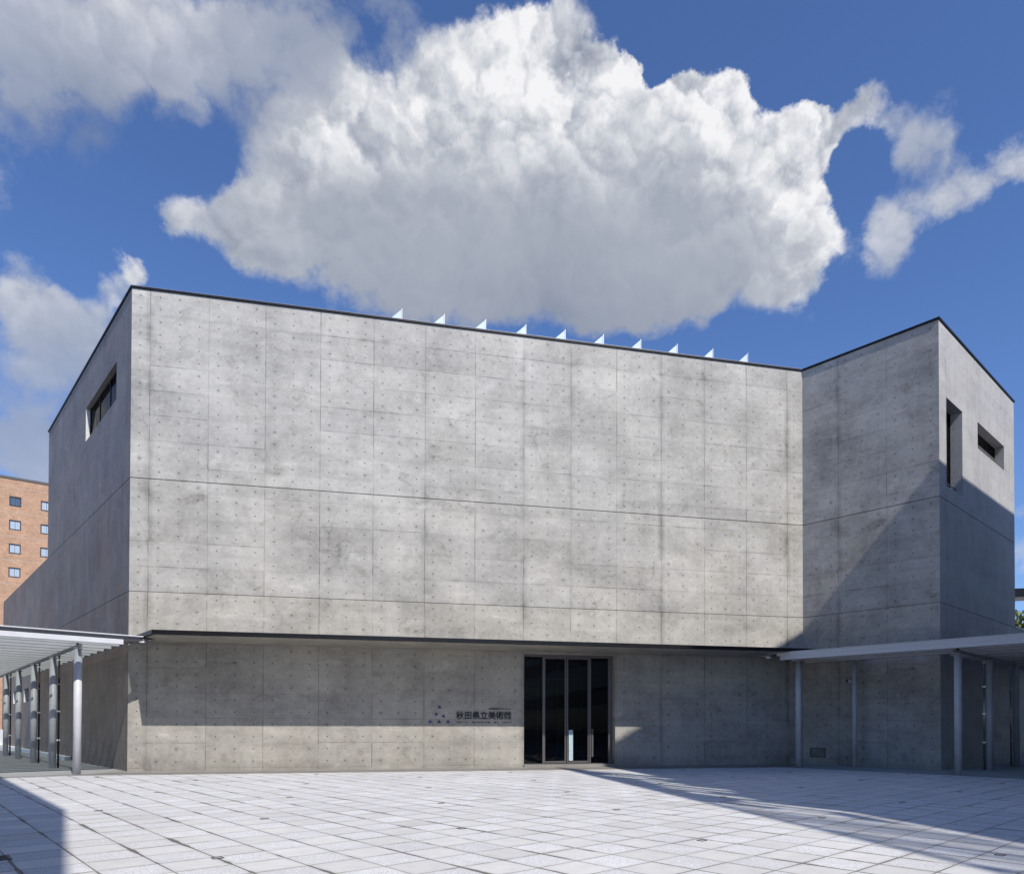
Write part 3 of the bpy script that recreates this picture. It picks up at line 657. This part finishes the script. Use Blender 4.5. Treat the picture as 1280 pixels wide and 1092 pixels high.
# ================================================================== COVERED WALKWAYS
def walkway(name, label, P, a, b, n_posts, sp, per, front, b0, b_end, mats, wall_post=None, second=None, posts_front=()):
    """a: along the row of posts, b: along the roof beams; b_end(a) = where the beams stop on the building side"""
    mp, mb, mpipe = mats
    root = empty(name, tuple(P)); tag(root, label, 'walkway canopy')
    step = sp / per
    def post(pa, pb, r=.11, top=3.86):
        q = P + a * pa + b * pb; bm = bmesh.new()
        add_cyl(bm, (q.x, q.y, .003), (q.x, q.y, top), r, seg=28); add_cyl(bm, (q.x, q.y, top - .02), (q.x, q.y, top + .0), r + .02, seg=28)
        link('post', bm, mp, root)
        return q
    for k in range(n_posts):
        post(k * sp, 0)
    for (pa, pb, r) in posts_front: post(pa, pb, r, 3.97)
    if second:
        for k in range(0, n_posts, 2): post(k * sp, second)
    total = n_posts * sp
    bm = bmesh.new(); add_obox(bm, P, a, b, -.35, total, -.045, .045, 3.862, 3.95); bev(link('main_beam', bm, M_BEAMD, root), .008)
    nb = int((total - front) / step) + 1
    for k in range(nb):
        pa = front + k * step; e = b_end(pa) - (.0 if k else .12)
        bm = bmesh.new(); add_obox(bm, P, a, b, pa - .08, pa + .08, b0, e, 3.99 if k else 3.952, 4.12 if k else 4.10)
        bev(link('cross_beam', bm, mb, root), .006)
        if k < nb - 1:
            bm = bmesh.new(); add_obox(bm, P, a, b, pa + .02, pa + step - .02, b0, min(b_end(pa), b_end(pa + step)) + (.62 if (per == 4 and pa + step < .7) else .38), 4.135, 4.15)
            gp = link('glass_panel', bm, M_ROOFGLASS, root)
            if k % per == per - 1:
                bm = bmesh.new(); add_obox(bm, P, a, b, pa + step * .5 - .03, pa + step * .5 + .03, b0, -.25, 4.09, 4.133)
                link('joint_bar', bm, M_BEAMD, gp)
    e0 = b_end(front)
    bm = bmesh.new(); add_obox(bm, P, a, b, front - .10, front + .16, b0, e0 + .42, 4.215, 4.245); bev(link('edge_cap', bm, mb, root), .006)
    bm = bmesh.new(); add_obox(bm, P, a, b, front + (.0 if mpipe is M_PIPE else -.086), front + .14, b0, e0 + (.36 if mpipe is M_PIPE else .0), 4.101, 4.213); link('gutter', bm, M_BEAMD if mpipe is M_PIPE else mb, root)
    bm = bmesh.new(); add_obox(bm, P, a, b, front + .02, front + .12, e0 + .34, e0 + .50, 4.06, 4.123); add_obox(bm, P, a, b, front + .05, front + .09, e0 + .30, e0 + .66, 4.150, 4.165); link('end_bracket', bm, M_WHITE, root)
    if per == 4:
        bm = bmesh.new(); add_obox(bm, P, a, b, front + .10, .68, e0 + .30, e0 + .80, 4.155, 4.175); link('edge_plate', bm, M_BEAMD, root)  # opaque plate added and sized to shade the facade's left corner
    for k in range(1, n_posts):
        if k % 5 == 3 and mpipe is M_PIPE: continue
        q = P + a * (k * sp) + b * .17; bm = bmesh.new(); add_cyl(bm, (q.x, q.y, .01), (q.x, q.y, 4.0), .032, seg=14)
        pp = link('downpipe', bm, mpipe, root)
        for z in (.95, 1.95, 2.9, 3.75):
            bm = bmesh.new(); add_obox(bm, P + a * (k * sp), a, b, -.03, .03, .11, .215, z, z + .055)
            link('clip', bm, M_WHITE if mpipe is M_PIPE else mpipe, pp)
    bm = bmesh.new(); add_cyl(bm, P + a * (.0) + b * .04 + Vector((0, 0, 3.95)), P - b * .04 + Vector((0, 0, 3.99)), .04); link('cap', bm, M_DARK, root)
    return root
walkway('covered_walkway', 'sunlit glass roofed walkway on a row of grey posts beside the left side wall', PA, fL, fR, 5, 4.23, 4, -1.0, -9.5, lambda x: 1.10, (M_POST, M_BEAM, M_PIPE), second=-6.5)
walkway('covered_walkway', 'shaded steel walkway canopy on slim posts around the right end of the museum', PB, fR, fL, 5, 3.33, 3, -.72, -9.5, lambda x: 5.75 if x < 1.7 else 1.0, (M_POSTR, M_BEAMR, M_CHROME), second=-6.5,
        posts_front=((-.05, 5.30, .11), (1.62, 3.95, .085)))
# kerb at the foot of the side wall
bm = bmesh.new(); add_obox(bm, A, fL, nL, 9.3, 32.8, .003, .22, -.02, .17)
tag(bev(link('wall_kerb', bm, simple('white kerb', (.85, .84, .80), .6)), .01), 'long white kerb at the foot of the left side wall', 'kerb')
# slot drains
def slot(label, pts, w=.045):
    bm = bmesh.new()
    for p, q in zip(pts, pts[1:]):
        d = (q - p).normalized(); n = Vector((d.y, -d.x, 0)); add_obox(bm, p, d, n, 0, (q - p).length, -w/2, w/2, -.004, .009)
    tag(link('slot_drain', bm, M_DARK), label, 'drain')
f2 = A + fN * 1.15
s0 = isect(f2, fF, PA + fR * 0 + fL * .1, fR); s1 = isect(f2, fF, PB - fR * .17, fL)
slot('narrow black slot drain running along the foot of the facade and past the right posts', [s0 - fR * 14, s0, s1, s1 + fB * 26])

# ------------------------------------------------------------------ small lids let into the paving, on a triangular net
lid0 = None; lids = 0
b2 = V2(math.radians(-77.4))
anc = Vector((-1.09, 10.64, 0))
for i in range(-7, 9):
    for j in range(-8, 6):
        p = anc + fR * (3.52 * i) + b2 * (3.5 * j)
        if p.y < 7.0 or (p - FR0).dot(fN) < .5 or abs(p.x) > .74 * p.y: continue
        if (p - PB).dot(fR) > -.6: continue
        if lid0 is None:
            lid0 = empty('anchor_lid', tuple(p), AZ + .52)
            bm = bmesh.new(); X, Y = Vector((1, 0, 0)), Vector((0, 1, 0))
            for (x0, x1, y0, y1) in ((-.06, .06, -.048, -.04), (-.06, .06, .04, .048), (-.06, -.052, -.04, .04), (.052, .06, -.04, .04)): add_obox(bm, Vector((0, 0, 0)), X, Y, x0, x1, y0, y1, -.01, .007)
            fr1 = link('frame', bm, M_DARK, lid0, world_coords=False)
            bm = bmesh.new(); add_obox(bm, Vector((0, 0, 0)), X, Y, -.051, .051, -.039, .039, -.01, .003); pl1 = link('lid', bm, M_LID, lid0, world_coords=False)
            r = lid0
        else:
            r = lid0.copy(); col.objects.link(r); r.location = p
            for ch in (fr1, pl1):
                c2 = ch.copy(); col.objects.link(c2); c2.parent = r
        tag(r, 'small dark metal lid set flush in the pale paving', 'lid', 'anchor lids dotted over the paving'); lids += 1
# square drain grate, near left
gp_ = Vector((-6.22, 8.16, 0)); grate = empty('drain_grate', tuple(gp_), AZ + 2.09); tag(grate, 'square black drain grate in the shaded paving at the lower left', 'drain grate')
X, Y, Z0 = Vector((1, 0, 0)), Vector((0, 1, 0)), Vector((0, 0, 0))
bm = bmesh.new()
for (x0, x1, y0, y1) in ((-.17, .17, -.17, -.14), (-.17, .17, .14, .17), (-.17, -.14, -.14, .14), (.14, .17, -.14, .14)): add_obox(bm, Z0, X, Y, x0, x1, y0, y1, -.01, .008)
link('frame', bm, M_DARK, grate, world_coords=False)
bm = bmesh.new()
for k in range(9): add_obox(bm, Z0, X, Y, -.14 + k * .032, -.126 + k * .032, -.14, .14, -.01, .006)
link('bars', bm, M_VENT, grate, world_coords=False)
bm = bmesh.new(); add_obox(bm, Z0, X, Y, -.139, .139, -.139, .139, .0005, .0015); link('pit_shade', bm, M_DARK, grate, world_coords=False)  # flat black sheet stands for the shade down in the drain

# ================================================================== BACKGROUND
# brick hotel, left
br = empty('brick_building', (-64.8, 88, 0)); tag(br, 'tall orange brick building with black framed square windows behind the museum', 'building')
bd = V2(math.radians(37.3)); bn = Vector((bd.y, -bd.x, 0)); BP = Vector((-64.8, 88, 0)); BH = 31.9
cols_ = [-28.8, -25.6, -22.4, -19.2, -16, -12.8, -9.6, -6.4, -3.2, 0, 3.2, 6.4, 9.6]; rows_ = [29.15 - 2.95 * k for k in range(9) if k != 4]
def brick_wall(P0, d, n, t0, t1, holes):
    bm = bmesh.new(); uv = bm.loops.layers.uv.new('UVMap')
    return wall('wall', P0, d, n, t0, t1, 0, BH, holes, .3, M_BRICK, br, tin0=.3, tin1=.3)
holes = [(c - .60, c + .60, r - .62, r + .62) for c in cols_ for r in rows_]
brick_wall(BP, bd, bn, -32, 12, holes)
brick_wall(BP + bd * 12, -bn, bd, 0, 16, [])
brick_wall(BP - bd * 32 - bn * 16, bn, -bd, 0, 16, [])
bm = bmesh.new(); add_obox(bm, BP, bd, -bn, -32.1, 12.1, -.08, 16.1, BH + .003, BH + .28); link('parapet', bm, M_VENT, br)
bm = bmesh.new()
for r in rows_: add_obox(bm, BP, bd, bn, -32, 12, -.02, .012, r - 1.50, r - 1.42)
add_obox(bm, BP, bd, bn, -32, 12, -.02, .012, BH - 1.1, BH - 1.02)
link('string_course', bm, M_BRJ, br)
fw_ = bmesh.new(); 
base_m = None
for ci, c in enumerate(cols_):
    for ri, r in enumerate(rows_):
        o = BP + bd * c
        if base_m is None:
            bm = bmesh.new(); O = Z0; e1, e2 = X, Y
            for (x0, x1, z0, z1) in ((-.598, -.50, -.598, .598), (.50, .598, -.598, .598), (-.5, .5, -.598, -.50), (-.5, .5, .50, .598)): add_obox(bm, O, e1, e2, x0, x1, -.02, .1, z0, z1)
            add_obox(bm, O, e1, e2, -.02, .02, .022, .06, -.5, .5)
            f0 = link('window', bm, M_BWF, br, world_coords=False)
            bm = bmesh.new(); uvl = bm.loops.layers.uv.new('UVMap')
            f = bm.faces.new([bm.verts.new(v) for v in ((-.5, .05, -.5), (.5, .05, -.5), (.5, .05, .5), (-.5, .05, .5))])
            for lp, q in zip(f.loops, ((0, 0), (1, 0), (1, 1), (0, 1))): lp[uvl].uv = q
            p0 = link('pane', bm, M_PANE, f0, recalc=False, world_coords=False); base_m = True; fo, po = f0, p0
        else:
            fo = f0.copy(); col.objects.link(fo); fo.parent = br; po = p0.copy(); col.objects.link(po); po.parent = fo
        fo.matrix_parent_inverse = Matrix.Identity(4); po.matrix_parent_inverse = Matrix.Identity(4)
        fo.location = (o.x - BP.x, o.y - BP.y, r); fo.rotation_euler = (0, 0, math.radians(37.3))
        if (ri == 0 and ci == 9) or (ci * 7 + ri * 3) % 11 == 5:
            po.data = po.data.copy(); po.data.materials[0] = M_PANED
fw_.free()
bm = bmesh.new(); add_obox(bm, BP, bd, -bn, -31.5, 11.5, .6, 1., 0, BH - .5); link('interior', bm, M_INT, br)
# low white wall seen under the left walkway
bm = bmesh.new(); add_obox(bm, Vector((-36, 46, 0)), fR, fL, -10, 6, 0, .3, -.02, 1.15); tag(link('boundary_wall', bm, simple('white render', (.6, .62, .64), .6)), 'low pale boundary wall beyond the left walkway', 'wall')

# far right: eave of a building and a wooded rise
def foliage(name, label, cat, cen, rx, ry, rz, n, size, mat, trunk_h):
    root = empty(name, (cen[0], cen[1], 0)); tag(root, label, cat)
    bm = bmesh.new(); rnd = random.Random(11 + int(cen[0] * 10))
    cl = [(rnd.uniform(-.8, .8), rnd.uniform(-.8, .8), rnd.uniform(-.6, .8), rnd.uniform(.25, .5)) for _ in range(26)]
    for _ in range(n):
        c = rnd.choice(cl); v = Vector((rnd.gauss(0, 1), rnd.gauss(0, 1), rnd.gauss(0, 1))).normalized() * c[3] * rnd.uniform(.6, 1.05)
        p = Vector((cen[0] + (c[0] + v.x) * rx, cen[1] + (c[1] + v.y) * ry, cen[2] + (c[2] + v.z) * rz))
        q = Matrix.Rotation(rnd.uniform(0, 6.3), 3, Vector((rnd.gauss(0, 1), rnd.gauss(0, 1), rnd.gauss(0, 1))).normalized()); s = size * rnd.uniform(.6, 1.3)
        vs = [bm.verts.new(p + q @ Vector(w) * s) for w in ((-.5, 0, 0), (0, -.3, .1), (.5, 0, 0), (0, .3, .1))]; bm.faces.new(vs)
    link('crown', bm, mat, root, recalc=False)
    bm = bmesh.new(); add_cyl(bm, (cen[0], cen[1], -.1), (cen[0] + .2, cen[1], trunk_h), rx * .07, rx * .04, 10)
    for k in range(5):
        a = k * 1.3; add_cyl(bm, (cen[0] + .1, cen[1], trunk_h * .8), (cen[0] + rx * .6 * math.cos(a), cen[1] + ry * .6 * math.sin(a), cen[2] + rz * .2), rx * .03, rx * .01, 6)
    link('trunk', bm, simple('bark', (.10, .08, .06), .9), root)
def leaf_mat(name, c):
    m, g, bs = new_mat(name); geo = m.node_tree.nodes.new('ShaderNodeNewGeometry')
    tc = m.node_tree.nodes.new('ShaderNodeTexCoord').outputs['Object']
    k = g.m('ADD', g.mr(g.noise(tc, .6, 4, .6), .3, .7, .7, 1.3), g.mr(geo.outputs['Random Per Island'], 0, 1, -.2, .2))
    g.l.new(g.mix(1., (*c, 1), g.gray(k), 'MULTIPLY'), bs.inputs['Base Color']); bs.inputs['Roughness'].default_value = .6
    return m
M_LEAF = leaf_mat('leaf green', (.13, .155, .04))
foliage('broadleaf_tree', 'yellow green tree showing past the right corner of the museum', 'tree', (86, 124, 16.0), 8.5, 6, 5.0, 16000, .9, M_LEAF, 12)
eb = empty('pavilion_building', (45, 58, 0)); tag(eb, 'dark projecting eave of a building beyond the right corner of the museum', 'building')
bm = bmesh.new()
e0_ = Vector((40.2, 59.5, 0)); ed = V2(math.radians(-20)); en = Vector((ed.y, -ed.x, 0))
lo = [(e0_ - ed * .2), (e0_ + ed * 22), (e0_ + ed * 22 - en * 2.2), (e0_ - ed * .2 - en * 2.2)]
vb_ = [bm.verts.new((p.x, p.y, 12.35)) for p in lo]; vt_ = [bm.verts.new((p.x, p.y, z)) for p, z in zip(lo, (13.1, 12.5, 12.5, 13.1))]
bm.faces.new(vb_[::-1]); bm.faces.new(vt_)
for k in range(4): bm.faces.new((vb_[k], vb_[(k+1) % 4], vt_[(k+1) % 4], vt_[k]))
link('eave', bm, M_DARK, eb)
bm = bmesh.new(); add_obox(bm, e0_, ed, -en, 8, 22, 1.2, 9, 0, 12.34); link('wall', bm, M_SOFF, eb)
bm = bmesh.new(); add_obox(bm, Vector((55, 80, 0)), V2(.35), V2(.35 + PI/2), -4, 30, 0, 8, 0, 11.9)
lw = link('low_building', bm, simple('pale parapet', (.62, .62, .60), .6)); tag(lw, 'pale flat topped building edge below the green tree at far right', 'building')

# ================================================================== NEIGHBOURS OUT OF FRAME (they cast the shadows on the plaza)
M_NB = simple('neighbour cladding', (.30, .29, .28), .7, nscale=.5)
M_NBG = simple('neighbour window glass', (.03, .035, .04), .15)
nb = empty('office_building', (20, 5, 0)); tag(nb, 'tall neighbouring building outside the right edge of the view that shades the plaza', 'building')
HB = 20.
cc = isect(Vector((12.86, 12.35, 0)), fR, Vector((11.28, 9.9, 0)), fN)
bm = bmesh.new(); ci_ = cc + fF * 1.9
ciA = isect(cc, fR, ci_, fN)
add_prism(bm, [ciA, ci_ + fN * 34, ci_ + fN * 34 + fF * 22, cc + fR * 34], HB - .6, HB); link('roof', bm, M_NB, nb)
bm = bmesh.new(); add_prism(bm, [ciA + fF * .6 + fN * .4, ci_ + fN * 33 + fF * .3, ci_ + fN * 33 + fF * 20, cc + fR * 32 + fN * 1.5], 0, HB - .601); link('wall', bm, M_NB, nb)
for k in range(6):
    bm = bmesh.new(); add_obox(bm, ci_ + fF * .3, fN, fF, 2.0, 31, -.03, .1, 1 + k * 3.2, 2.9 + k * 3.2); link('window_band', bm, M_NBG, nb)
# invented slats along its near side; their gaps make the light streaks
bm = bmesh.new(); hz = Vector((math.cos(SUN_AZ), math.sin(SUN_AZ), 0)); rnd = random.Random(4)
s = 0.
add_obox(bm, cc, fN, fF, 0, 34, .0, .10, HB - .2, HB)      # outer edge beam
while s < 34:
    if s < 10.5:
        w = rnd.uniform(.3, .8); gap = rnd.uniform(.28, .5)
    else:
        w = rnd.uniform(.15, .5); gap = rnd.uniform(.06, .36)
    lo = .10
    hi = 1.9 - (0 if s < 9 else .16)
    # slats lie along the sun's azimuth across the added strip
    k_ = hz.dot(fF); sl = hz / k_
    q = cc + fN * s
    pts = [q + sl * lo, q + fN * w + sl * lo, q + fN * w + sl * hi, q + sl * hi]
    # open only part of each gap
    add_prism(bm, pts, HB - .12, HB - .06)
    if s < 10.5:
        a0 = rnd.uniform(.2, 1.0); a1 = a0 + rnd.uniform(.5, 1.1)
        g0 = q + fN * w
        if a0 > lo: add_prism(bm, [g0 + sl * lo, g0 + fN * gap + sl * lo, g0 + fN * gap + sl * a0, g0 + sl * a0], HB - .119, HB - .061)
        if a1 < hi: add_prism(bm, [g0 + sl * a1, g0 + fN * gap + sl * a1, g0 + fN * gap + sl * hi, g0 + sl * hi], HB - .119, HB - .061)
    s += w + gap
link('streak_slats', bm, M_NB, nb)
nb2 = empty('unseen_slab_building', (-12, -6, 0)); tag(nb2, 'unseen building outside the left of the view, roof overhang shaped to shade the plaza', 'building')
HH = 12.; sh = Vector((hz.x, hz.y, 0)) * (HH / math.tan(SUN_EL))
v0 = Vector((-15.21, 20.2, 0)) + sh; v1 = Vector((-8.21, 12.44, 0)) + sh; v2 = Vector((-4.83, 7.36, 0)) + sh
v00 = v0 + (v0 - v1).normalized() * 2.2; v3 = v2 + (v2 - v1).normalized() * 5
bm = bmesh.new(); add_prism(bm, [v00, v1, v3, Vector((-14, -14, 0)), Vector((-26, -2, 0))][::-1], HH, HH + .5); link('roof', bm, M_NB, nb2)  # slab outline added and shaped to cast the near left shadow
bm = bmesh.new(); add_prism(bm, [Vector((-4, -6, 0)), Vector((-6, -14, 0)), Vector((-24, -10, 0)), Vector((-20, 1, 0))], 0, HH - .001); link('wall', bm, M_NB, nb2)
